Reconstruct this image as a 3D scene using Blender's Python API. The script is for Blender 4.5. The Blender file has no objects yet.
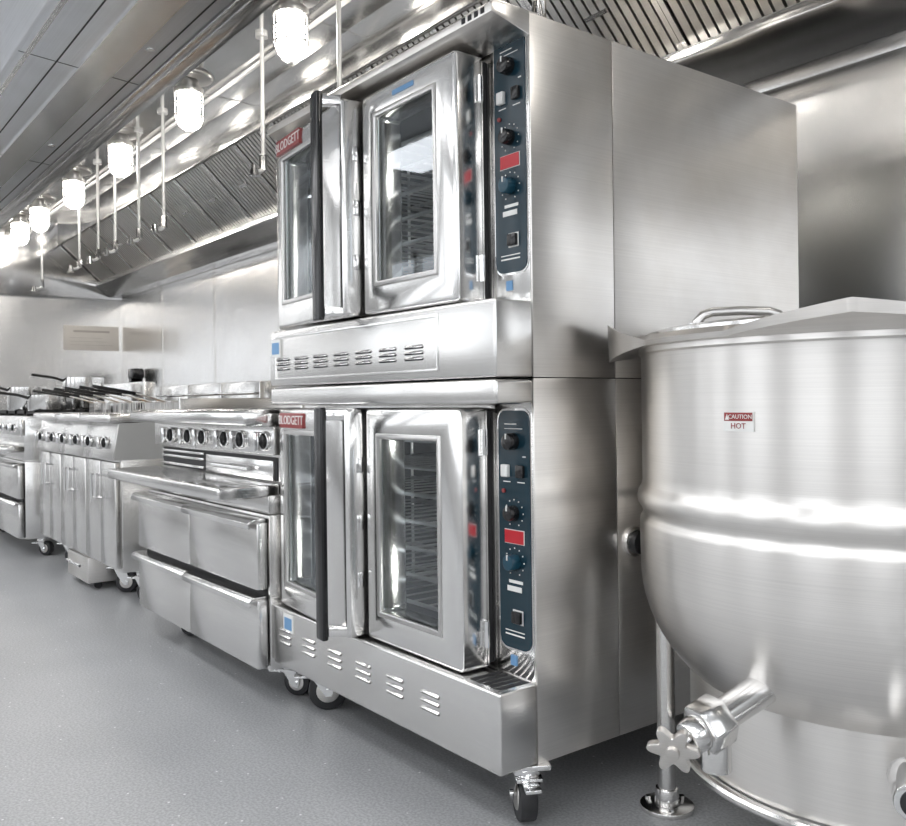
import bpy, bmesh, math
from mathutils import Vector, Matrix
D=bpy.data; C=bpy.context; scn=C.scene
# ------------------------------------------------------------------ materials
def newmat(n):
    m=D.materials.new(n); m.use_nodes=True
    return m,m.node_tree,m.node_tree.nodes['Principled BSDF']
def plain(n,col,rough=.5,metal=0.,emit=None,es=0.,spec=.5,var=.04):
    m,t,b=newmat(n); N=t.nodes; L=t.links
    tc=N.new('ShaderNodeTexCoord'); nz=N.new('ShaderNodeTexNoise'); nz.inputs['Scale'].default_value=14
    L.new(tc.outputs['Object'],nz.inputs['Vector'])
    mx=N.new('ShaderNodeMix'); mx.data_type='RGBA'
    mx.inputs[6].default_value=(*[c*(1-var) for c in col],1); mx.inputs[7].default_value=(*[min(1,c*(1+var)) for c in col],1)
    L.new(nz.outputs['Fac'],mx.inputs[0]); L.new(mx.outputs[2],b.inputs['Base Color'])
    b.inputs['Roughness'].default_value=rough; b.inputs['Metallic'].default_value=metal
    b.inputs['Specular IOR Level'].default_value=spec
    if emit: b.inputs['Emission Color'].default_value=(*emit,1); b.inputs['Emission Strength'].default_value=es
    return m
def steel(n,col=(.80,.795,.785),rough=.2,brush=(2,2,420),bump=.003,smudge=.08,aniso=0.,sm_scale=2.2,wavy=0.,det=5):
    m,t,b=newmat(n); N=t.nodes; L=t.links
    tc=N.new('ShaderNodeTexCoord')
    mp=N.new('ShaderNodeMapping'); mp.inputs['Scale'].default_value=brush
    L.new(tc.outputs['Object'],mp.inputs['Vector'])
    nz=N.new('ShaderNodeTexNoise'); nz.inputs['Scale'].default_value=1.5; nz.inputs['Detail'].default_value=3
    L.new(mp.outputs['Vector'],nz.inputs['Vector'])
    sm=N.new('ShaderNodeTexNoise'); sm.inputs['Scale'].default_value=sm_scale; sm.inputs['Detail'].default_value=det; sm.inputs['Roughness'].default_value=.55
    sm.inputs['Distortion'].default_value=.3
    L.new(tc.outputs['Object'],sm.inputs['Vector'])
    cr=N.new('ShaderNodeValToRGB')
    cr.color_ramp.elements[0].position=.30; cr.color_ramp.elements[1].position=.66
    cr.color_ramp.elements[0].color=(col[0]*(1-smudge*1.1),col[1]*(1-smudge*1.25),col[2]*(1-smudge*1.45),1)
    cr.color_ramp.elements[1].color=(*col,1)
    L.new(sm.outputs['Fac'],cr.inputs[0])
    gr=N.new('ShaderNodeMapRange'); gr.inputs[1].default_value=.3; gr.inputs[2].default_value=.7; gr.inputs[3].default_value=.95; gr.inputs[4].default_value=1.03
    L.new(nz.outputs['Fac'],gr.inputs[0])
    vm=N.new('ShaderNodeVectorMath'); vm.operation='SCALE'; L.new(cr.outputs[0],vm.inputs[0]); L.new(gr.outputs[0],vm.inputs['Scale'])
    L.new(vm.outputs[0],b.inputs['Base Color'])
    m2=N.new('ShaderNodeMath'); m2.operation='MULTIPLY_ADD'; m2.inputs[1].default_value=-smudge*.6; m2.inputs[2].default_value=rough+smudge*.3
    L.new(sm.outputs['Fac'],m2.inputs[0]); L.new(m2.outputs[0],b.inputs['Roughness'])
    last=None
    if bump:
        bp=N.new('ShaderNodeBump'); bp.inputs['Strength'].default_value=bump; bp.inputs['Distance'].default_value=.002
        L.new(nz.outputs['Fac'],bp.inputs['Height']); last=bp
    if wavy:
        wv=N.new('ShaderNodeTexNoise'); wv.inputs['Scale'].default_value=2.6; wv.inputs['Detail'].default_value=1
        L.new(tc.outputs['Object'],wv.inputs['Vector'])
        b2=N.new('ShaderNodeBump'); b2.inputs['Strength'].default_value=wavy; b2.inputs['Distance'].default_value=.02
        L.new(wv.outputs['Fac'],b2.inputs['Height'])
        if last: L.new(last.outputs[0],b2.inputs['Normal'])
        last=b2
    if last: L.new(last.outputs[0],b.inputs['Normal'])
    b.inputs['Metallic'].default_value=1
    if aniso:
        b.inputs['Anisotropic'].default_value=aniso; b.inputs['Anisotropic Rotation'].default_value=.25
        tg=N.new('ShaderNodeTangent'); tg.direction_type='RADIAL'; tg.axis='Z'
        L.new(tg.outputs[0],b.inputs['Tangent'])
    return m
S=steel('stainless_brushed',wavy=.15)
S_side=steel('stainless_side_panel',(.82,.80,.775),.31,smudge=.13,sm_scale=3.0,wavy=.12,det=4)
S_door=steel('stainless_door',(.82,.815,.805),.17,bump=.002,smudge=.04,wavy=.2)
S_front=steel('stainless_front_panel',(.78,.775,.765),.24,smudge=.07,wavy=.15)
S_kettle=steel('stainless_kettle',(.81,.79,.765),.31,bump=0,smudge=.03,aniso=.8)
S_rim=steel('stainless_rim',(.64,.63,.62),.28,smudge=.06)
S_hood=steel('stainless_hood',(.86,.86,.86),.14,brush=(200,2,2),smudge=.08,wavy=.25)
S_hood2=steel('stainless_hood_front',(.83,.85,.88),.30,brush=(2,200,200),smudge=.08)
S_wall=steel('stainless_wall_sheet',(.87,.87,.87),.24,smudge=.06,sm_scale=1.0,wavy=.3)
S_filter=steel('filter_steel',(.72,.71,.69),.3,smudge=.12)
CHR=steel('polished_chrome',(.86,.86,.86),.08,bump=0,smudge=.02)
SATIN=plain('satin_side_sheet',(.42,.42,.41),.5,.2)
BLK=plain('black_plastic',(.010,.010,.011),.2)
DARK=plain('dark_recess',(.02,.02,.022),.6)
RUB=plain('caster_rubber',(.03,.03,.032),.5)
TEAL=plain('control_panel_face',(.006,.026,.040),.2)
TEALK=plain('teal_knob',(.008,.05,.08),.25)
RED=plain('red_badge',(.26,.035,.035),.35)
REDL=plain('red_display',(.42,.01,.02),.3,emit=(1,.02,.04),es=.05)
WHT=plain('white_plastic',(.75,.75,.73),.4)
BLUE=plain('blue_sticker',(.14,.30,.52),.4)
CAV=plain('oven_cavity_enamel',(.17,.17,.175),.3,.5)
WIRE=steel('rack_wire',(.92,.92,.92),.3,bump=0)
CAST=plain('cast_iron',(.03,.03,.03),.6,.3)
LAMP=plain('frosted_lamp_glass',(1,1,1),.3,emit=(1,.96,.9),es=62)
LAMPO=plain('oven_fill_glow',(1,1,1),.3,emit=(1,.97,.92),es=34)  # glow of the lamps added to brighten the oven cavities
TROF=plain('fill_troffer_lens',(1,1,1),.4,emit=(.98,.985,1),es=10)  # glow of the added, unseen ceiling fill lights
PIPE=plain('painted_pipe',(.8,.8,.79),.25,.3)
PAPER=plain('notice_paper',(.66,.62,.57),.6)
INK=plain('ink',(.46,.42,.38),.6)
OIL=plain('fry_oil',(.25,.13,.03),.08)
def glassmat():
    m=D.materials.new('oven_window_glass'); m.use_nodes=True; t=m.node_tree; t.nodes.clear(); N=t.nodes;L=t.links
    o=N.new('ShaderNodeOutputMaterial'); mx=N.new('ShaderNodeMixShader'); tr=N.new('ShaderNodeBsdfTransparent'); gl=N.new('ShaderNodeBsdfGlossy')
    tr.inputs[0].default_value=(.86,.91,.92,1); gl.inputs['Roughness'].default_value=.02; gl.inputs[0].default_value=(.9,.95,1,1)
    lw=N.new('ShaderNodeLayerWeight'); lw.inputs[0].default_value=.5
    p=N.new('ShaderNodeMath'); p.operation='POWER'; p.inputs[1].default_value=3
    a=N.new('ShaderNodeMath'); a.operation='MULTIPLY_ADD'; a.inputs[1].default_value=.6; a.inputs[2].default_value=.06
    L.new(lw.outputs['Facing'],p.inputs[0]); L.new(p.outputs[0],a.inputs[0]); L.new(a.outputs[0],mx.inputs[0])
    L.new(tr.outputs[0],mx.inputs[1]); L.new(gl.outputs[0],mx.inputs[2]); L.new(mx.outputs[0],o.inputs[0])
    return m
GLASS=glassmat()
def floormat():
    m,t,b=newmat('epoxy_floor'); N=t.nodes;L=t.links
    tc=N.new('ShaderNodeTexCoord'); n1=N.new('ShaderNodeTexNoise'); n1.inputs['Scale'].default_value=1.3; n1.inputs['Detail'].default_value=7
    n2=N.new('ShaderNodeTexNoise'); n2.inputs['Scale'].default_value=150; n2.inputs['Detail'].default_value=3
    v=N.new('ShaderNodeTexVoronoi'); v.inputs['Scale'].default_value=20
    for q in (n1,n2,v): L.new(tc.outputs['Object'],q.inputs['Vector'])
    c1=N.new('ShaderNodeValToRGB'); c1.color_ramp.elements[0].position=.35;c1.color_ramp.elements[1].position=.7
    c1.color_ramp.elements[0].color=(.352,.358,.366,1); c1.color_ramp.elements[1].color=(.432,.438,.446,1)
    L.new(n1.outputs['Fac'],c1.inputs[0])
    c2=N.new('ShaderNodeValToRGB'); c2.color_ramp.elements[0].position=.38;c2.color_ramp.elements[1].position=.64
    c2.color_ramp.elements[0].color=(.80,.80,.80,1); c2.color_ramp.elements[1].color=(1.13,1.13,1.13,1)
    L.new(n2.outputs['Fac'],c2.inputs[0])
    mx=N.new('ShaderNodeMix'); mx.data_type='RGBA'; mx.blend_type='MULTIPLY'; mx.inputs[0].default_value=1
    L.new(c1.outputs[0],mx.inputs[6]); L.new(c2.outputs[0],mx.inputs[7])
    c3=N.new('ShaderNodeValToRGB'); c3.color_ramp.elements[0].position=.05;c3.color_ramp.elements[1].position=.07
    c3.color_ramp.elements[0].color=(1,1,1,1); c3.color_ramp.elements[1].color=(0,0,0,1)
    L.new(v.outputs['Distance'],c3.inputs[0])
    m2=N.new('ShaderNodeMix'); m2.data_type='RGBA'; m2.inputs[7].default_value=(.75,.75,.75,1)
    L.new(c3.outputs[0],m2.inputs[0]); L.new(mx.outputs[2],m2.inputs[6]); L.new(m2.outputs[2],b.inputs['Base Color'])
    bp=N.new('ShaderNodeBump'); bp.inputs['Strength'].default_value=.18; bp.inputs['Distance'].default_value=.002
    L.new(n2.outputs['Fac'],bp.inputs['Height']); L.new(bp.outputs[0],b.inputs['Normal'])
    b.inputs['Roughness'].default_value=.38
    return m
FLOOR=floormat()
CEIL=plain('ceiling_tile',(.75,.76,.77),.8)
PAINT=plain('wall_paint',(.6,.6,.6),.6)
# ------------------------------------------------------------------ builder
class B:
    def __init__(s,name,loc=(0,0,0)):
        s.loc=Vector(loc); s.e=D.objects.new(name,None); s.e.location=s.loc; s.e.empty_display_size=.1; s.X=None
        scn.collection.objects.link(s.e); s.p={}
    def add(s,part,mat,vs,fs,M=None):
        P=s.p.setdefault(part,dict(v=[],f=[],m=[],mats=[]))
        if mat not in P['mats']: P['mats'].append(mat)
        mi=P['mats'].index(mat); o=len(P['v'])
        for v in vs:
            v=Vector(v)
            if M is not None: v=M@v
            if s.X is not None: v=s.X@v
            P['v'].append(v-s.loc)
        for f in fs: P['f'].append([i+o for i in f]); P['m'].append(mi)
    def solid(s,part,mat,vs,fs,bev=0,seg=2,M=None):
        bm=bmesh.new(); V=[bm.verts.new(v) for v in vs]
        for f in fs:
            try: bm.faces.new([V[i] for i in f])
            except ValueError: pass
        bmesh.ops.recalc_face_normals(bm,faces=bm.faces)
        if bev>0:
            ed=[e for e in bm.edges if len(e.link_faces)==2 and e.calc_face_angle(0)>.4]
            bmesh.ops.bevel(bm,geom=ed,offset=bev,segments=seg,affect='EDGES',profile=.5,clamp_overlap=True)
        bm.verts.index_update()
        s.add(part,mat,[v.co.copy() for v in bm.verts],[[v.index for v in f.verts] for f in bm.faces],M); bm.free()
    def box(s,part,mat,x,y,z,bev=0,seg=2,M=None):
        x0,x1=x;y0,y1=y;z0,z1=z
        vs=[(a,b,c) for a in(x0,x1) for b in(y0,y1) for c in(z0,z1)]
        fs=[(0,1,3,2),(4,6,7,5),(0,4,5,1),(2,3,7,6),(0,2,6,4),(1,5,7,3)]
        s.solid(part,mat,vs,fs,bev,seg,M)
    def cyl(s,part,mat,p0,p1,r,r2=None,n=20,bev=0):
        p0=Vector(p0);p1=Vector(p1); r2=r if r2 is None else r2
        q=(p1-p0).to_track_quat('Z','Y').to_matrix(); vs=[]
        for p,rr in((p0,r),(p1,r2)):
            for i in range(n):
                a=2*math.pi*i/n; vs.append(p+q@Vector((rr*math.cos(a),rr*math.sin(a),0)))
        fs=[(i,(i+1)%n,n+(i+1)%n,n+i) for i in range(n)]+[tuple(range(n))[::-1],tuple(range(n,2*n))]
        s.solid(part,mat,vs,fs,bev,2)
    def tube(s,part,mat,pts,r,n=10):
        pts=[Vector(p) for p in pts]; vs=[];fs=[]; up=None
        for k,p in enumerate(pts):
            a=pts[max(k-1,0)];b=pts[min(k+1,len(pts)-1)]; t=(b-a).normalized()
            if up is None: up=t.orthogonal().normalized()
            up=(up-t*up.dot(t)).normalized(); w=t.cross(up)
            for i in range(n):
                an=2*math.pi*i/n; vs.append(p+up*r*math.cos(an)+w*r*math.sin(an))
        for k in range(len(pts)-1):
            for i in range(n): fs.append((k*n+i,k*n+(i+1)%n,(k+1)*n+(i+1)%n,(k+1)*n+i))
        fs.append(tuple(range(n))[::-1]); o=(len(pts)-1)*n; fs.append(tuple(range(o,o+n)))
        s.add(part,mat,vs,fs)
    def lathe(s,part,mat,c,prof,n=64,M=None):
        vs=[];fs=[];c=Vector(c)
        for r,z in prof:
            for i in range(n):
                a=2*math.pi*i/n; vs.append(c+Vector((r*math.cos(a),r*math.sin(a),z)))
        for k in range(len(prof)-1):
            for i in range(n): fs.append((k*n+i,k*n+(i+1)%n,(k+1)*n+(i+1)%n,(k+1)*n+i))
        s.solid(part,mat,vs,fs,0,1,M)
    def prism(s,part,mat,pts,vec,bev=0,seg=2,M=None):
        n=len(pts); vec=Vector(vec); vs=[Vector(p) for p in pts]+[Vector(p)+vec for p in pts]
        fs=[(i,(i+1)%n,n+(i+1)%n,n+i) for i in range(n)]+[tuple(range(n))[::-1],tuple(range(n,2*n))]
        s.solid(part,mat,vs,fs,bev,seg,M)
    def rrect(s,part,mat,x,z,y,r,bev=0,k=5):
        pts=[]
        for cx,cz,a0 in((x[1]-r,z[1]-r,0),(x[0]+r,z[1]-r,90),(x[0]+r,z[0]+r,180),(x[1]-r,z[0]+r,270)):
            for i in range(k+1):
                a=math.radians(a0+90*i/k); pts.append((cx+r*math.cos(a),y[0],cz+r*math.sin(a)))
        s.prism(part,mat,pts,(0,y[1]-y[0],0),bev)
    def ring(s,part,mat,x,z,hx,hz,y,bev=0,seg=3):
        vs=[]
        for yy in y:
            for (a,b) in ((x,z),(hx,hz)):
                vs+=[(a[0],yy,b[0]),(a[1],yy,b[0]),(a[1],yy,b[1]),(a[0],yy,b[1])]
        fs=[]
        for i in range(4):
            j=(i+1)%4
            fs+=[(i,j,4+j,4+i),(8+i,8+j,12+j,12+i),(i,j,8+j,8+i),(4+i,4+j,12+j,12+i)]
        s.solid(part,mat,vs,fs,bev,seg)
    def text(s,part,mat,body,loc,size,rot,ext=.0006):
        cu=D.curves.new(part,'FONT'); cu.body=body; cu.size=size; cu.extrude=ext; cu.align_x='CENTER'; cu.align_y='CENTER'; cu.resolution_u=2
        cu.materials.append(mat); o=D.objects.new(part,cu); scn.collection.objects.link(o); o.parent=s.e
        loc=Vector(loc)
        if s.X is not None: loc=s.X@loc; rot=(rot[0],rot[1],rot[2]+s.X.to_euler().z)
        o.location=loc-s.loc; o.rotation_euler=rot
    def done(s,angle=35):
        for k,P in s.p.items():
            me=D.meshes.new(k); me.from_pydata(P['v'],[],P['f'])
            for m in P['mats']: me.materials.append(m)
            me.polygons.foreach_set('material_index',P['m'])
            me.polygons.foreach_set('use_smooth',[True]*len(P['f']))
            me.validate(); me.update()
            me.set_sharp_from_angle(angle=math.radians(angle))
            o=D.objects.new(k,me); scn.collection.objects.link(o); o.parent=s.e
        return s.e
FR=(math.pi/2,0,0)   # text facing -Y
# ------------------------------------------------------------------ room shell
XL,XR,YB,YF,ZC=-7.6,4.0,1.4,-4.0,2.95
def simple(name,mat,boxes):
    vs=[];fs=[]
    for x,y,z in boxes:
        o=len(vs); vs+=[(a,b,c) for a in x for b in y for c in z]
        fs+=[tuple(i+o for i in f) for f in ((0,1,3,2),(4,6,7,5),(0,4,5,1),(2,3,7,6),(0,2,6,4),(1,5,7,3))]
    me=D.meshes.new(name); me.from_pydata(vs,[],fs); me.materials.append(mat); me.update()
    bm=bmesh.new(); bm.from_mesh(me); bmesh.ops.recalc_face_normals(bm,faces=bm.faces); bm.to_mesh(me); bm.free()
    o=D.objects.new(name,me); scn.collection.objects.link(o); return o
simple('floor',FLOOR,[((XL-.1,XR+.1),(YF-.1,YB+.1),(-.1,0))])
simple('ceiling',CEIL,[((XL-.1,XR+.1),(YF-.1,YB+.1),(ZC,ZC+.1))])
simple('wall_back',S_wall,[((XL-.1,XR+.1),(YB,YB+.1),(0,ZC))])
simple('wall_left',S_wall,[((XL-.1,XL),(YF,YB),(0,ZC))])
added_wins=[(-6.6,-5.2),(-4.4,-3.0),(-2.2,-.8),(0.0,1.4),(2.2,3.6)]; WZ=(.95,2.45)  # unseen windows, added so the steel has bright shapes to reflect
bx=[]; prev=XL-.1
for a,c_ in added_wins: bx.append(((prev,a),(YF-.1,YF),(0,ZC))); bx+= [((a,c_),(YF-.1,YF),(0,WZ[0])),((a,c_),(YF-.1,YF),(WZ[1],ZC))]; prev=c_
bx.append(((prev,XR+.1),(YF-.1,YF),(0,ZC)))
simple('wall_front',PAINT,bx)
for i,(a,c_) in enumerate(added_wins):
    m_=(a+c_)/2
    simple('added_window_%d'%(i+1),WHT,[((a,c_),(YF-.07,YF+.01),(WZ[0],WZ[0]+.05)),((a,c_),(YF-.07,YF+.01),(WZ[1]-.05,WZ[1])),((a,a+.05),(YF-.07,YF+.01),WZ),((c_-.05,c_),(YF-.07,YF+.01),WZ),((m_-.025,m_+.025),(YF-.07,YF+.01),WZ)])
wy=[(-3.4,-2.0),(-1.3,.1)]  # more unseen windows, added for reflections and daylight from the right
bx=[]; prev=YF
for a,c_ in wy: bx.append(((XR,XR+.1),(prev,a),(0,ZC))); bx+=[((XR,XR+.1),(a,c_),(0,WZ[0])),((XR,XR+.1),(a,c_),(WZ[1],ZC))]; prev=c_
bx.append(((XR,XR+.1),(prev,YB),(0,ZC)))
simple('wall_right',PAINT,bx)
for i,(a,c_) in enumerate(wy):
    m_=(a+c_)/2
    simple('added_window_%d'%(i+6),WHT,[((XR-.01,XR+.07),(a,c_),(WZ[0],WZ[0]+.05)),((XR-.01,XR+.07),(a,c_),(WZ[1]-.05,WZ[1])),((XR-.01,XR+.07),(a,a+.05),WZ),((XR-.01,XR+.07),(c_-.05,c_),WZ),((XR-.01,XR+.07),(m_-.025,m_+.025),WZ)])
for i,xx in enumerate((-6.4,-5.2,-4.0,-2.8,-1.6,-.4,.8)):
    simple('trim_%d'%(i+1),S,[((xx-.015,xx+.015),(YB-.004,YB),(.1,2.0))])
for yy in (-1.75,-3.0):  # unseen troffers, added to light the aisle and oven faces
    for xx in (3.0,1.2,-.6,-2.4,-4.2,-6.0):
        b=B('fill_ceiling_light',(xx,yy,ZC))
        b.box('frame',WHT,(xx-.63,xx+.63),(yy-.33,yy+.33),(ZC-.03,ZC),.004)
        b.box('lens',TROF,(xx-.58,xx+.58),(yy-.28,yy+.28),(ZC-.036,ZC-.028)); b.done()
# ------------------------------------------------------------------ exhaust hood
H0,H1=-7.55,2.6; HT=2.68
lamps=[-7.25,-6.5,-5.42,-4.3,-3.12,-1.95,-.85,.25,1.35]
b=B('exhaust_hood',(-2.5,.5,2.0))
b.box('top_skin',S_hood,(H0,H1),(-.36,YB-.005),(HT,HT+.04))
b.box('front_lip_skin',S_hood,(H0,H1),(-.36,-.33),(2.0,HT+.02),.004)
b.box('front_gutter',S_hood,(H0,H1),(-.33,-.27),(2.0,2.012),.003)
b.box('front_gutter',S_hood,(H0,H1),(-.276,-.27),(2.0,2.05),.002)
b.box('end_panel_far',S_hood,(H0,H0+.03),(-.36,YB-.005),(1.98,HT+.03),.003)
b.box('end_panel_near',S_hood,(H1-.03,H1),(-.36,YB-.005),(1.98,HT+.03),.003)
for i in range(8): b.box('top_seams',S_door,(H0+.6+i*1.2,H0+.63+i*1.2),(-.33,.8),(HT-.004,HT))
b.tube('conduit',PIPE,[(-7.4,.62,HT-.02),(2.4,.62,HT-.02)],.012,10)
b.prism('supply_plenum',S_hood2,[(H0,-.365,2.0),(H0,-.365,2.93),(H0,-.82,2.93),(H0,-.82,2.10),(H0,-.74,2.03)],(H1-H0,0,0),.004)
def uz(y): return 2.0+(-.365-y)/.375*.03
def ustrip(part,mat,y0,y1,t,x0=H0,x1=H1):
    b.prism(part,mat,[(x0,y0,uz(y0)-t),(x0,y1,uz(y1)-t),(x0,y1,uz(y1)+.01),(x0,y0,uz(y0)+.01)],(x1-x0,0,0))
ustrip('plenum_seams',DARK,-.404,-.399,.0006); ustrip('plenum_seams',DARK,-.624,-.619,.0006)
ustrip('plenum_strip',S_door,-.56,-.46,.008); ustrip('plenum_ribs',S_door,-.715,-.70,.006)
for i in range(9):
    xx=H1-.5-i*1.2
    ustrip('plenum_joints',DARK,-.73,-.37,.0008,xx-.002,xx+.002)
    b.cyl('plenum_screws',S,(xx+.3,-.43,uz(-.43)-.004),(xx+.3,-.43,2.02),.014,n=16,bev=.002)
b.prism('rear_trough',S_hood,[(H0,YB-.006,2.0),(H0,YB-.006,2.16),(H0,1.24,2.16),(H0,1.14,2.14),(H0,1.14,2.10),(H0,1.27,2.0)],(H1-H0,0,0),.004)
b.box('rear_upper',S_hood,(H0,H1),(.80,.83),(2.47,HT+.01),.003)
p0=Vector((0,1.20,2.15)); p1=Vector((0,.83,2.50)); sl=(p1-p0); ln=sl.length; d=sl.normalized(); nrm=Vector((0,-d.z,d.y))
if nrm.z>0: nrm=-nrm
fw=.5; x=H0+.05
def slantbox(part,mat,xa,xb,s0,s1,h0,h1):
    vs=[]
    for xx in(xa,xb):
        for ss in(s0,s1):
            for hh in(h0,h1): vs.append(Vector((xx,0,0))+p0+d*ss+nrm*hh)
    b.solid(part,mat,vs,[(0,1,3,2),(4,6,7,5),(0,4,5,1),(2,3,7,6),(0,2,6,4),(1,5,7,3)])
slantbox('filter_backing',DARK,H0,H1,0,ln,-.02,-.012)
while x+fw<H1:
    slantbox('filter_frames',S,x,x+.02,0,ln,-.012,.016); slantbox('filter_frames',S,x+fw-.022,x+fw-.002,0,ln,-.012,.016)
    slantbox('filter_frames',S,x,x+fw,0,.02,-.012,.016); slantbox('filter_frames',S,x,x+fw,ln-.02,ln,-.012,.016)
    slantbox('filter_frames',S,x+.2,x+.3,ln*.5-.008,ln*.5+.008,.012,.02)
    for j in range(11):
        xx=x+.03+j*.0405
        slantbox('filter_baffles',S_filter,xx,xx+.030,.02,ln-.02,-.008,.010)
    x+=fw
b.done()
for xx in lamps:
    Y=.42; b=B('hood_light',(xx,Y,HT))
    b.cyl('canopy',S_rim,(xx,Y,HT),(xx,Y,HT-.018),.13,.12,n=28,bev=.004)
    b.cyl('socket',S_rim,(xx,Y,HT-.018),(xx,Y,2.615),.05,.06,n=28,bev=.004)
    b.cyl('socket_collar',S_rim,(xx,Y,2.615),(xx,Y,2.585),.078,.078,n=28,bev=.004)
    b.lathe('glass_jar',LAMP,(xx,Y,0),[(.001,2.405),(.028,2.410),(.046,2.426),(.055,2.452),(.058,2.49),(.058,2.585),(.0,2.585)],n=20)
    for z in(2.535,2.47): b.lathe('guard_rings',S_rim,(xx,Y,z),[(.068,-.0035),(.076,-.0035),(.076,.0035),(.068,.0035),(.068,-.0035)],n=28)
    for i in range(6):
        a=i*math.pi/3+.3; ca,sa=math.cos(a),math.sin(a)
        b.tube('guard_wires',S_rim,[(xx+.072*ca,Y+.072*sa,2.60),(xx+.072*ca,Y+.072*sa,2.46),(xx+.055*ca,Y+.055*sa,2.415),(xx+.02*ca,Y+.02*sa,2.392),(xx,Y,2.39)],.003,6)
    b.done()
for xx,Y,zb in((-1.72,.52,2.06),(-2.4,.5,2.05),(-3.75,.5,2.0),(-4.2,.5,2.0),(-4.7,.5,2.0),(-5.1,.5,2.0),(-5.6,.5,2.0),(-6.8,.5,1.98),(-.5,.5,2.1)):
    b=B('fire_suppression_nozzle',(xx,Y,HT))
    b.cyl('ceiling_flange',PIPE,(xx,Y,HT),(xx,Y,HT-.015),.03)
    b.cyl('drop_pipe',PIPE,(xx,Y,HT-.01),(xx,Y,zb),.010,n=12)
    b.cyl('fitting',CHR,(xx,Y,zb+.06),(xx,Y,zb-.01),.018,n=6)
    b.tube('elbow',PIPE,[(xx,Y,zb),(xx+.01,Y-.02,zb-.02),(xx+.04,Y-.05,zb-.03),(xx+.07,Y-.08,zb-.03)],.011,10)
    b.cyl('nozzle',CHR,(xx+.07,Y-.08,zb-.01),(xx+.07,Y-.08,zb-.06),.012,.024,n=16); b.done()
# ------------------------------------------------------------------ convection ovens
def caster(b,x,y,yaw=0,h=.15,r=.06):
    M=Matrix.Translation((x,y,0))@Matrix.Rotation(yaw,4,'Z')
    def P(v): return M@Vector(v)
    b.box('casters',CHR,(-.05,.05),(-.045,.045),(h-.012,h),.003,M=M)
    b.cyl('casters',CHR,P((0,0,h-.012)),P((0,0,h-.035)),.032,n=24,bev=.003)
    for s in(-1,1):
        pts=[(-.035,s*.027,h-.035),(.03,s*.027,h-.035),(.045,s*.027,r+.01),(.04,s*.027,r-.014),(.02,s*.027,r-.014),(-.01,s*.027,r+.03)]
        b.prism('casters',CHR,pts,(0,s*.003,0),M=M)
    b.box('casters',CHR,(-.035,.03),(-.029,.029),(h-.042,h-.035),.001,M=M)
    cx=.028
    b.cyl('caster_wheels',RUB,P((cx,-.020,r)),P((cx,.020,r)),r,n=32,bev=.006)
    b.cyl('caster_wheels',S_side,P((cx,-.022,r)),P((cx,.022,r)),r*.6,n=24,bev=.002)
    b.cyl('casters',CHR,P((cx,-.035,r)),P((cx,.035,r)),.009,n=12)
    b.box('casters',CHR,(-.075,-.03),(-.018,.018),(h-.05,h-.042),.002,M=M)
OW=1.075; OD=1.044
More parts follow.
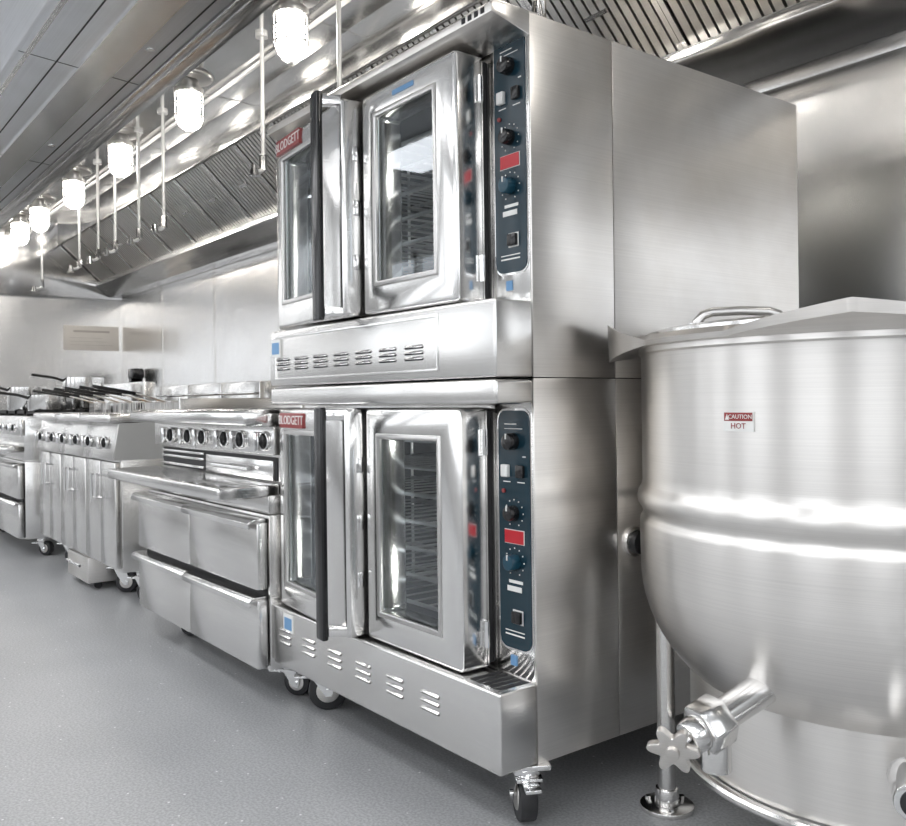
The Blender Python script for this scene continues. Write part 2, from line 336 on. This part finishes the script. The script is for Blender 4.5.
def oven(z0,z1,dz0,dz1,wz0,wz1,hz0,hz1,pz0,pz1,band_lo):
    b=B('convection_oven',(-OW/2,OD/2,z0))
    b.box('side_panels',S_side,(-.006,0),(-.006,.2555),(z0,z1),.0012)
    b.box('side_panels',S_side,(-.006,0),(.258,OD),(z0,z1),.0012)
    b.box('side_panels',DARK,(-.012,-.004),(.2,.3),(z0+.01,z1-.01))
    b.box('side_panels',S_side,(-OW,-OW+.01),(0,OD),(z0,z1),.002)
    b.box('back_panel',S,(-OW+.01,-.012),(OD-.02,OD),(z0,z1),.002)
    b.box('top_panel',S_side,(-OW+.005,-.007),(.004,OD-.002),(z1-.012,z1),.002)
    b.box('bottom_panel',DARK,(-OW+.01,-.012),(.01,OD-.02),(z0,z0+.02))
    cz0,cz1=dz0+.03,dz1-.03
    b.ring('front_frame',S,(-OW+.005,-.135),(band_lo[1]-.005,z1-.002),(-1.0,-.19),(cz0,cz1),(.0,.02),.001)
    b.box('control_bezel',S_door,(-.135,-.0063),(-.006,.03),(band_lo[1]-.01,z1-.001),.003)
    b.box('cavity',CAV,(-1.0,-.19),(.70,.71),(cz0,cz1))
    b.box('cavity',CAV,(-1.01,-1.0),(.02,.71),(cz0,cz1)); b.box('cavity',CAV,(-.19,-.18),(.02,.71),(cz0,cz1))
    b.box('cavity',CAV,(-1.0,-.19),(.02,.71),(cz0-.01,cz0)); b.box('cavity',CAV,(-1.0,-.19),(.02,.71),(cz1,cz1+.01))
    b.lathe('fan_guard',WIRE,(0,0,0),[(.03,0),(.035,.004),(.12,.004),(.125,0),(.2,0),(.21,.004),(.22,0)],n=32,M=Matrix.Translation((-.6,.69,(cz0+cz1)/2))@Matrix.Rotation(math.pi/2,4,'X'))
    n=7
    for i in range(n):
        z=cz0+.04+i*(cz1-cz0-.1)/(n-1)
        for y in(.05,.35,.66): b.cyl('racks',WIRE,(-.99,y,z),(-.2,y,z),.006,n=8)
        for j in range(12):
            xx=-.985+j*.07; b.cyl('racks',WIRE,(xx,.05,z),(xx,.66,z),.003,n=6)
    for xx in(-.985,-.205):
        for y in(.1,.35,.6): b.cyl('racks',WIRE,(xx,y,cz0),(xx,y,cz1),.005,n=8)
    for q in (cz0+.12,cz1-.12):  # unseen lamps, added to light up the dark cavity
        b.cyl('oven_fill_lamps',LAMPO,(-.19,.15,q),(-.205,.15,q),.038,.028,n=16)
    def door(nm,x,hx):
        b.ring(nm,S_door,x,(dz0,dz1),hx,(wz0,wz1),(-.10,-.012),.011,3)
        b.ring(nm+'_bezel',S_rim,(hx[0]-.010,hx[1]+.010),(wz0-.010,wz1+.010),(hx[0]+.004,hx[1]-.004),(wz0+.004,wz1-.004),(-.103,-.09),.003,2)
        b.add(nm+'_glass',GLASS,[(hx[0]-.001,-.086,wz0-.001),(hx[1]+.001,-.086,wz0-.001),(hx[1]+.001,-.086,wz1+.001),(hx[0]-.001,-.086,wz1+.001)],[(0,1,2,3)])
        b.box(nm+'_gasket',DARK,(x[0]+.01,x[1]-.01),(-.013,-.001),(dz0+.008,dz0+.02)); b.box(nm+'_gasket',DARK,(x[0]+.01,x[1]-.01),(-.013,-.001),(dz1-.02,dz1-.008))
        b.box(nm+'_gasket',DARK,(x[0]+.008,x[0]+.02),(-.013,-.001),(dz0+.01,dz1-.01)); b.box(nm+'_gasket',DARK,(x[1]-.02,x[1]-.008),(-.013,-.001),(dz0+.01,dz1-.01))
    door('right_door',(-.550,-.148),(-.487,-.230))
    for z in(dz0+.08,dz1-.08):
        b.cyl('hinges',CHR,(-.143,-.03,z-.03),(-.143,-.03,z+.03),.007,n=14)
        b.cyl('hinges',CHR,(-1.052,-.03,z-.03),(-1.052,-.03,z+.03),.007,n=14)
    b.X=Matrix.Translation((-1.045,-.012,0))@Matrix.Rotation(math.radians(-5.5),4,'Z')@Matrix.Translation((1.045,.012,0))
    door('left_door',(-1.045,-.562),(-.99,-.735))
    for z in((dz0*.75+dz1*.25),(dz0*.5+dz1*.5),(dz0*.25+dz1*.75)): b.box('door_latches',CHR,(-.566,-.559),(-.07,-.05),(z-.02,z+.02),.002)
    b.rrect('handle',BLK,(-.634,-.588),(hz0,hz1),(-.158,-.142),.006,.003)
    for z in(hz0+.022,hz1-.022):
        b.prism('handle_brackets',S_door,[(-.622,-.144,z-.013),(-.594,-.144,z-.013),(-.568,-.098,z-.013),(-.60,-.098,z-.013)],(0,0,.026),.003)
    b.rrect('badge',RED,(-1.02,-.84),(wz1+.016,wz1+.060),(-.106,-.099),.003)
    b.text('badge_lettering',WHT,'BLODGETT',(-.93,-.1065,wz1+.038),.038,FR)
    b.X=None
    b.rrect('control_panel',CHR,(-.121,-.009),(pz0-.005,pz1+.005),(-.0085,-.003),.028)
    b.rrect('control_panel',TEAL,(-.117,-.013),(pz0,pz1),(-.0105,-.004),.024)
    H=pz1-pz0; xc=-.064
    def at(f): return pz1-H*f
    def lab(x0,x1,f0,f1,m=WHT): b.box('panel_label',m,(x0,x1),(-.0113,-.010),(at(f1),at(f0)))
    def knob(f,m,x=xc,r=.02):
        b.cyl('knobs',m,(x,-.009,at(f)),(x,-.034,at(f)),r,r*.88,n=28,bev=.003)
        b.box('knobs',WHT,(x-.0015,x+.0015),(-.0355,-.033),(at(f)+.006,at(f)+.018))
    def ticks(f,r=.03):
        for i in range(11):
            a=math.radians(-60+i*30)
            b.cyl('knob_ticks',WHT,(xc+r*math.cos(a),-.010,at(f)+r*math.sin(a)),(xc+r*math.cos(a),-.0115,at(f)+r*math.sin(a)),.0016,n=8)
    lab(xc-.03,xc+.01,.055,.059); lab(xc-.03,xc+.03,.075,.078)
    knob(.13,BLK,xc,.020); lab(xc+.03,xc+.04,.19,.195)
    b.box('switches',WHT,(xc-.036,xc-.014),(-.020,-.009),(at(.28),at(.228)),.002); b.box('switches',BLK,(xc+.014,xc+.036),(-.020,-.009),(at(.28),at(.228)),.002)
    for xx in(xc-.024,xc+.024): lab(xx-.012,xx+.012,.298,.302)
    b.cyl('indicators',RED,(xc-.034,-.008,at(.34)),(xc-.034,-.014,at(.34)),.005,n=12)
    knob(.43,BLK,xc,.018); ticks(.43)
    lab(xc-.033,xc+.033,.50,.56); b.box('display',REDL,(xc-.031,xc+.031),(-.013,-.011),(at(.557),at(.503)))
    knob(.635,TEALK,xc,.020); ticks(.635,.031)
    lab(xc-.026,xc+.022,.738,.76); lab(xc-.02,xc+.026,.712,.725)
    lab(xc-.008,xc+.026,.835,.895); b.box('switches',BLK,(xc-.005,xc+.023),(-.020,-.009),(at(.89),at(.84)),.002)
    lab(xc-.034,xc+.03,.925,.929); lab(xc-.034,xc+.03,.94,.946)
    b.box('sticker',BLUE,(-.085,-.066),(-.0085,-.003),(pz0-.040,pz0-.018))
    lo,hi=band_lo
    b.box('vent_band',S_front,(-OW,0),(-.115,-.0065),(lo,hi),.006,3)
    return b
def louvers(b,x0,x1,n,z,rows,pitch,w=.062,skew=0,mat=None):
    for i in range(n):
        for r in range(rows):
            xc=x0+(x1-x0)*i/(n-1)+skew*(r%2)
            zz=z+pitch*(r-(rows-1)/2)
            b.rrect('louver_slots',DARK,(xc-w/2,xc+w/2),(zz-.0035,zz+.0015),(-.1165,-.113),.0024)
            pts=[(xc-w/2,-.1145,zz+.007),(xc-w/2,-.1205,zz+.001),(xc-w/2,-.1190,zz-.0005),(xc-w/2,-.1145,zz)]
            b.prism('louvers',mat or S_door,pts,(w,0,0),.001)
b=oven(.998,1.797,1.172,1.745,1.252,1.68,1.163,1.762,1.235,1.765,(.998,1.166))
louvers(b,-.985,-.30,7,1.062,3,.014,.075)
b.ring('band_inset',S_door,(-1.04,-.20),(1.015,1.15),(-1.032,-.208),(1.023,1.142),(-.117,-.113),.001)
b.box('sticker',WHT,(-1.058,-1.0),(-.1185,-.1145),(1.085,1.14)); b.box('sticker',BLUE,(-1.052,-1.006),(-.1195,-.118),(1.095,1.13))
b.prism('top_cap',S_side,[(-OW,-.115,1.772),(-OW,-.115,1.79),(-OW,-.105,1.80),(-OW,.02,1.80),(-OW,.02,1.7975),(-OW,-.0065,1.7975),(-OW,-.0065,1.747)],(OW+.0005,0,0),.0015)
for i in range(4): b.box('top_vents',DARK,(-.10+i*.022,-.088+i*.022),(-.1165,-.110),(1.776,1.788))
b.box('top_plate_tag',BLUE,(-.40,-.31),(-.102,-.099),(1.708,1.720))
b.done()
b=oven(.15,.996,.330,.932,.407,.857,.325,.935,.39,.925,(.15,.325))
louvers(b,-.995,-.25,6,.243,3,.019,.07,0,S_front)
b.box('upper_rail',S_front,(-OW,0),(-.115,-.0065),(.940,.994),.008,3)
b.box('sticker',WHT,(-1.0,-.94),(-.1175,-.1145),(.262,.315)); b.box('sticker',BLUE,(-.993,-.947),(-.1185,-.117),(.270,.305))
for i in range(5): b.box('base_vents',DARK,(-.125+i*.022,-.110+i*.022),(-.095,-.012),(.324,.3265))
b.cyl('side_port',BLK,(-.001,.31,.605),(.03,.31,.605),.028,n=24,bev=.004); b.cyl('side_port',S,(.0,.31,.605),(.012,.31,.605),.036,n=24,bev=.003)
caster(b,-.045,-.0,math.radians(150)); caster(b,-1.0,.0,math.radians(60)); caster(b,-.06,.95,.5); caster(b,-1.0,.95,.3)
b.done()
# ------------------------------------------------------------------ steam kettle
cx,cy,R=.517,.462,.468
b=B('steam_kettle',(cx,cy,0)); c=(cx,cy,0)
prof=[(R-.012,1.055),(R+.004,1.055),(R+.004,1.042),(R,1.038),(R-.001,1.03),(R-.001,.9),(R-.001,.79),(R-.001,.774),(R+.002,.764),(R+.008,.754),(R+.010,.742),(R+.008,.730),(R+.002,.720),(R-.001,.712),(R-.001,.704),(R+.004,.696),(R+.005,.688),(R+.005,.65),(R+.004,.60)]
for i in range(1,25):
    a=math.pi/2*i/24; prof.append(((R+.004)*math.cos(a)**.85 if i<24 else .001,.60-.33*math.sin(a)))
b.lathe('bowl',S_kettle,c,prof,n=128)
b.lathe('inner_bowl',S_kettle,c,[(R-.012,1.055),(R-.014,.7),(.3,.42),(.001,.35)],n=64)
corners=[(213,.060,-.40,.85),(294,.080,.25,.40),(35,.07,.3,.45),(125,.07,.3,.45)]
n=360; vs=[];fs=[]
for i in range(n):
    t=2*math.pi*i/n; ww=0;kb=0;kt=0
    for q,am,b_,t_ in corners:
        dd=abs((t-math.radians(q)+math.pi)%(2*math.pi)-math.pi); v_=am*(1-dd/math.radians(26))
        if v_>ww: ww=v_;kb=b_;kt=t_
    for r,z in((R-.03,1.052),(R+.010,1.052),(R+.014+ww,1.054+kb*ww),(R+.016+ww,1.064+kt*ww),(R+.008,1.074),(R-.03,1.074)):
        vs.append((cx+r*math.cos(t),cy+r*math.sin(t),z))
for i in range(n):
    for j in range(6): fs.append((i*6+j,i*6+(j+1)%6,((i+1)%n)*6+(j+1)%6,((i+1)%n)*6+j))
b.solid('rim_collar',S_side,vs,fs)
b.lathe('lid',S_door,c,[(R-.01,1.074),(R-.01,1.082),(R-.03,1.088),(.2,1.098),(.001,1.10)],n=96)
hd=Vector((.607,.794,0)); hc=Vector((.41,.16,1.088))
a0=hc-hd*.085; a1=hc+hd*.085; up=Vector((0,0,1))
b.tube('lid_handle',S_rim,[a0-up*.002,a0+up*.006,a0+hd*.012+up*.020,a0+hd*.03+up*.026,hc+up*.028,a1-hd*.03+up*.026,a1-hd*.012+up*.020,a1+up*.006,a1-up*.002],.009,12)
for q in(a0,a1): b.cyl('lid_handle',S_door,q-up*.005,q+up*.004,.018,n=20)
for k in range(3):
    t=math.radians(200.6+120*k); px,py=cx+.447*math.cos(t),cy+.447*math.sin(t)
    b.cyl('legs',S,(px,py,.012),(px,py,.60),.021,n=24)
    b.cyl('feet',S,(px,py,.0),(px,py,.012),.062,n=32,bev=.003); b.cyl('feet',S,(px,py,.012),(px,py,.05),.029,.026,n=24,bev=.003)
    for j in range(3):
        an=t+2.1*j; b.cyl('feet',CHR,(px+.045*math.cos(an),py+.045*math.sin(an),.01),(px+.045*math.cos(an),py+.045*math.sin(an),.02),.007,n=6)
b.lathe('lower_skirt',S_kettle,c,[(.34,.40),(.372,.39),(.372,.215),(.36,.205),(.05,.17),(.001,.17)],n=96)
pts=[(cx+.385*math.cos(2*math.pi*i/72),cy+.385*math.sin(2*math.pi*i/72),.205) for i in range(73)]
b.tube('ring_pipe',S,pts,.011,10)
A=Vector((.53,.10,.455)); Bv=Vector((.488,-.065,.388)); dv=(Bv-A).normalized()
b.cyl('draw_off_pipe',S_door,A,Bv,.030,.026,n=28)
b.cyl('draw_off_pipe',S_door,A+dv*.012,A+dv*.03,.043,.034,n=28,bev=.004)
b.cyl('valve_nuts',S_door,Bv-dv*.035,Bv+dv*.018,.046,n=6,bev=.005)
b.cyl('valve_body',S_door,Bv+dv*.018,Bv+dv*.045,.033,.028,n=24,bev=.003)
b.cyl('valve_outlet',S_door,Bv-dv*.02,Bv-dv*.02+Vector((0,0,-.085)),.026,n=24,bev=.002)
b.cyl('valve_stem',CHR,Bv+dv*.03,Bv+dv*.085,.012,n=16)
hn=(dv+Vector((.75,-.05,.0))).normalized()
q=hn.to_track_quat('Z','Y').to_matrix().to_4x4(); M=Matrix.Translation(Bv+dv*.075)@q
pts=[]
for i in range(60):
    a=2*math.pi*i/60; r=.035+.010*math.cos(6*a); pts.append((r*math.cos(a),r*math.sin(a),-.008))
b.prism('valve_handwheel',S_side,pts,(0,0,.016),.003,M=M)
b.cyl('valve_handwheel',S_side,Bv+dv*.075,Bv+dv*.075+hn*.016,.012,n=16,bev=.002)
b.cyl('steam_port',CHR,(.745,.10,.345),(.80,.01,.345),.03,n=24,bev=.004); b.cyl('steam_port',DARK,(.799,.012,.345),(.802,.007,.345),.021,n=24)
zl=.907
b.box('caution_label',WHT,(.487,.547),(cy-R-.001,cy-R+.006),(zl-.017,zl+.017)); b.box('caution_label',RED,(.489,.545),(cy-R-.0018,cy-R),(zl+.001,zl+.0155))
b.text('caution_lettering',WHT,'CAUTION',(.521,cy-R-.0022,zl+.008),.0105,FR,.0003); b.text('caution_lettering_hot',RED,'HOT',(.517,cy-R-.0016,zl-.008),.014,FR,.0003)
b.prism('caution_label',WHT,[(.491,cy-R-.0022,zl+.003),(.499,cy-R-.0022,zl+.003),(.495,cy-R-.0022,zl+.013)],(0,.0005,0))
b.done()
# ------------------------------------------------------------------ refrigerated chef bases
def chef_base(x0,x1,zt=.60,yf=-.16,yb=.72):
    b=B('refrigerated_chef_base',((x0+x1)/2,(yf+yb)/2,0)); xm=(x0+x1)/2
    b.box('body',S,(x0,x1),(yf+.04,yb),(.12,zt),.004)
    b.box('drawer_recess',DARK,(x0+.02,x1-.02),(yf+.03,yf+.045),(.13,zt-.01))
    for (a,c_) in((x0+.005,xm-.004),(xm+.004,x1-.005)):
        for z0,z1 in((.128,.352),(.372,zt-.008)):
            b.box('drawer_fronts',S_front,(a,c_),(yf,yf+.035),(z0,z1-.012),.005)
            b.prism('drawer_pulls',S_door,[(a,yf+.03,z1),(a,yf-.018,z1-.002),(a,yf-.03,z1-.012),(a,yf-.028,z1-.03),(a,yf-.022,z1-.03),(a,yf-.02,z1-.016),(a,yf+.03,z1-.012)],(c_-a,0,0),.0015)
    for px in(x0+.10,x1-.10):
        for py in(yf+.16,yb-.1): caster(b,px,py,.6,.12,.045)
    return b
b=chef_base(-2.22,-1.085); b.done()
def knob(b,x,y,z,r=.026):
    b.cyl('knobs',CHR,(x,y,z),(x,y-.012,z),r,r,n=24,bev=.003); b.cyl('knobs',BLK,(x,y-.010,z),(x,y-.02,z),r*.8,r*.75,n=24)
    b.box('knobs',CHR,(x-.009,x+.009),(y-.045,y-.018),(z-r*.95,z+r*.95),.005)
b=B('charbroiler',(-1.65,.2,.60)); x0,x1=-2.18,-1.09
b.box('landing_ledge',S_door,(x0-.02,x1),(-.285,-.08),(.655,.695),.008,3)
b.box('ledge_support',S,(x0,x1),(-.12,.70),(.602,.66),.003)
b.box('body',S,(x0,x1),(-.07,.70),(.66,.86),.004)
b.box('lower_slot',DARK,(x0+.03,x1-.03),(-.075,-.068),(.70,.775))
for z in(.715,.745,.765): b.box('slot_rails',S_door,(x0+.04,-1.7),(-.088,-.072),(z-.006,z+.004),.003)
b.box('grease_drawer',S_door,(-1.68,x1-.04),(-.085,-.07),(.70,.765),.004); b.cyl('grease_drawer',CHR,(-1.55,-.11,.735),(-1.25,-.11,.735),.008,n=12)
for q in(-1.54,-1.26): b.cyl('grease_drawer',CHR,(q,-.11,.735),(q,-.08,.735),.006,n=10)
b.box('control_fascia',S_front,(x0,x1),(-.10,-.06),(.785,.875),.004)
for xx in (-1.97,-1.79,-1.65,-1.45,-1.32,-1.14): knob(b,xx,-.10,.828,.032)
b.prism('front_rail',S_door,[(x0,-.19,.878),(x0,-.20,.89),(x0,-.20,.915),(x0,-.185,.928),(x0,.0,.928),(x0,.0,.872),(x0,-.10,.872)],(x1-x0,0,0),.004)
for i in range(34):
    xx=x0+.03+i*.0306; b.box('grates',CAST,(xx,xx+.014),(.02,.60),(.90,.925))
b.box('grates',CAST,(x0+.02,x1-.02),(.0,.02),(.88,.925)); b.box('radiant_bed',DARK,(x0+.01,x1-.01),(.0,.62),(.86,.885))
b.box('splash_sides',S,(x0,x0+.015),(.0,.70),(.86,.97),.003); b.box('splash_sides',S,(x1-.015,x1),(.0,.70),(.86,.97),.003)
b.box('backguard',S_door,(x0,x1),(.62,.70),(.86,1.03),.006); b.done()
# ------------------------------------------------------------------ deep fryers
def fryer(x0,x1,pan=False):
    b=B('deep_fryer',((x0+x1)/2,.3,0)); yf=-.10; xm=(x0+x1)/2
    b.box('cabinet',S,(x0,x1-.003),(yf+.03,.72),(.17,.80),.004)
    for a,c_ in((x0+.01,xm-.003),(xm+.003,x1-.01)):
        b.box('cabinet_doors',S_front,(a,c_),(yf,yf+.03),(.19,.68),.005)
    for q in(xm-.03,xm+.03): b.cyl('door_pulls',CHR,(q,yf-.03,.50),(q,yf-.03,.62),.006,n=10); b.cyl('door_pulls',CHR,(q,yf-.03,.505),(q,yf+.002,.505),.005,n=8); b.cyl('door_pulls',CHR,(q,yf-.03,.615),(q,yf+.002,.615),.005,n=8)
    b.prism('control_fascia',S_front,[(x0,yf-.01,.69),(x0,yf+.02,.86),(x0,.1,.86),(x0,.1,.69)],(x1-x0-.004,0,0),.001)
    b.prism('side_skin',SATIN,[(x1-.0035,yf-.006,.69),(x1-.0035,yf+.022,.862),(x1-.0035,.62,.862),(x1-.0035,.62,.69)],(.0035,0,0))
    for q in(-.15,.12): knob(b,xm+q,yf+.0,.77,.030)
    b.box('tank_rim',S_door,(x0,x1),(yf-.03,.08),(.863,.905),.012,3); b.box('tank_rim',S_door,(x0,x0+.04),(.08,.62),(.80,.90),.004); b.box('tank_rim',S_door,(x1-.04,x1-.004),(.08,.62),(.80,.90),.004)
    b.box('oil',OIL,(x0+.03,x1-.03),(.08,.62),(.80,.84))
    b.box('flue_riser',S_door,(x0,x1),(.62,.72),(.80,1.06),.006)
    b.cyl('basket_rail',CHR,(x0+.02,.60,1.0),(x1-.02,.60,1.0),.006,n=10)
    for s in(-1,1):
        bx=xm+s*.11; X0,X1,Y0,Y1,Z0,Z1=bx-.09,bx+.09,.18,.585,.86,.96
        for z in(Z0,Z1): b.tube('baskets',WIRE,[(X0,Y0,z),(X1,Y0,z),(X1,Y1,z),(X0,Y1,z),(X0,Y0,z)],.004,6)
        for i in range(9):
            xx=X0+i*.0225
            for yy in(Y0,Y1): b.cyl('baskets',WIRE,(xx,yy,Z0),(xx,yy,Z1),.0016,n=5)
            b.cyl('baskets',WIRE,(xx,Y0,Z0),(xx,Y1,Z0),.0016,n=5)
        for i in range(15):
            yy=Y0+i*.029
            for xx in(X0,X1): b.cyl('baskets',WIRE,(xx,yy,Z0),(xx,yy,Z1),.0016,n=5)
        b.tube('basket_handles',WIRE,[(bx-.02,Y0,Z1),(bx-.008,Y0-.1,Z1+.03),(bx-.008,Y0-.14,Z1+.04)],.004,6); b.tube('basket_handles',WIRE,[(bx+.02,Y0,Z1),(bx+.008,Y0-.1,Z1+.03),(bx+.008,Y0-.14,Z1+.04)],.004,6)
        b.tube('basket_handles',BLK,[(bx,Y0-.12,Z1+.036),(bx,Y0-.34,Z1+.075)],.009,10)
    if pan:
        b.box('drain_pan',S_side,(x0+.05,x1-.05),(-.08,.5),(.035,.168),.006); b.cyl('pan_handle',CHR,(x0+.12,-.10,.12),(x1-.12,-.10,.12),.007,n=10)
        for q in(x0+.13,x1-.13): b.cyl('pan_handle',CHR,(q,-.10,.12),(q,-.07,.12),.005,n=8)
        for px in(x0+.09,x1-.09):
            for py in(-.02,.44): b.cyl('pan_wheels',RUB,(px-.01,py,.02),(px+.01,py,.02),.02,n=16)
    else:
        for px in(x0+.08,x1-.08):
            for py in(.05,.62): caster(b,px,py,.9,.17,.055)
    b.done()
for i in range(3): fryer(-4.22+i*.50,-3.725+i*.50,i==1)
b=chef_base(-6.0,-4.5); b.done()
b=B('gas_range',(-5.25,.2,.60)); x0,x1=-5.98,-4.52
b.box('body',S,(x0,x1),(-.12,.70),(.602,.88),.004); b.box('landing_ledge',S_door,(x0,x1),(-.26,-.11),(.66,.70),.008)
b.box('control_fascia',S_front,(x0,x1),(-.14,-.11),(.76,.86),.003)
for i in range(8): knob(b,x0+.12+i*.17,-.14,.81)
for i in range(5):
    for j in range(2):
        gx=x0+.15+i*.29; gy=.05+j*.30
        for k in range(4): b.box('burner_grates',CAST,(gx-.12,gx+.12),(gy-.1+k*.065,gy-.085+k*.065),(.895,.915))
        for k in range(2): b.box('burner_grates',CAST,(gx-.12+k*.225,gx-.105+k*.225),(gy-.1,gy+.11),(.88,.915))
        b.cyl('burners',CAST,(gx,gy,.88),(gx,gy,.895),.05,n=20)
b.box('backguard',S_door,(x0,x1),(.62,.70),(.86,1.10),.006); b.done()
for (px,py,r,h) in((-4.67,.05,.11,.10),(-5.25,.05,.12,.16),(-4.96,.35,.13,.22)):
    b=B('saucepan',(px,py,.915)); b.lathe('pan',S_door,(px,py,.915),[(.001,0),(r,0),(r+.004,.01),(r+.004,h),(r-.002,h),(r-.002,.01),(.001,.008)],n=40)
    b.tube('handle',CAST,[(px,py-r,.915+h-.02),(px,py-r-.06,.915+h),(px,py-r-.2,.915+h+.02)],.009,8); b.done()
b=B('wall_notice',(XL,1.12,1.6)); b.box('sheet',PAPER,(XL,XL+.006),(.86,1.38),(1.48,1.72),.001)
b.box('printed_heading',INK,(XL+.006,XL+.007),(.95,1.29),(1.655,1.675))
for i in range(3): b.box('printed_lines',INK,(XL+.006,XL+.0065),(.92,1.32-.05*(i%3)),(1.53+i*.035,1.5325+i*.035))
b.done()
b=B('gas_supply_pipe',(-6.9,1.36,1.2)); b.cyl('pipe',BLK,(-6.9,1.36,.0),(-6.9,1.36,1.20),.025,n=14)
b.cyl('valve',BLK,(-6.9,1.36,1.15),(-6.9,1.27,1.15),.04,n=14); b.box('regulator',BLK,(-6.98,-6.82),(1.27,1.38),(1.18,1.28),.02); b.done()
# ------------------------------------------------------------------ world, camera
w_=D.worlds.new('world'); scn.world=w_; w_.use_nodes=True; w_.node_tree.nodes['Background'].inputs[0].default_value=(.93,.96,1,1); w_.node_tree.nodes['Background'].inputs[1].default_value=4.0
cd=D.cameras.new('camera'); cam=D.objects.new('camera',cd); scn.collection.objects.link(cam); scn.camera=cam
cd.sensor_width=36; cd.lens=880/906*36; cd.shift_y=-.0143; cd.clip_start=.05
cam.matrix_world=Matrix.Translation((1.422,-1.316,.95))@Matrix.Rotation(math.radians(52.6),4,'Z')@Matrix.Rotation(math.radians(90),4,'X')@Matrix.Rotation(math.radians(-.7),4,'Z')
scn.view_settings.view_transform='Standard'; scn.view_settings.exposure=-.52
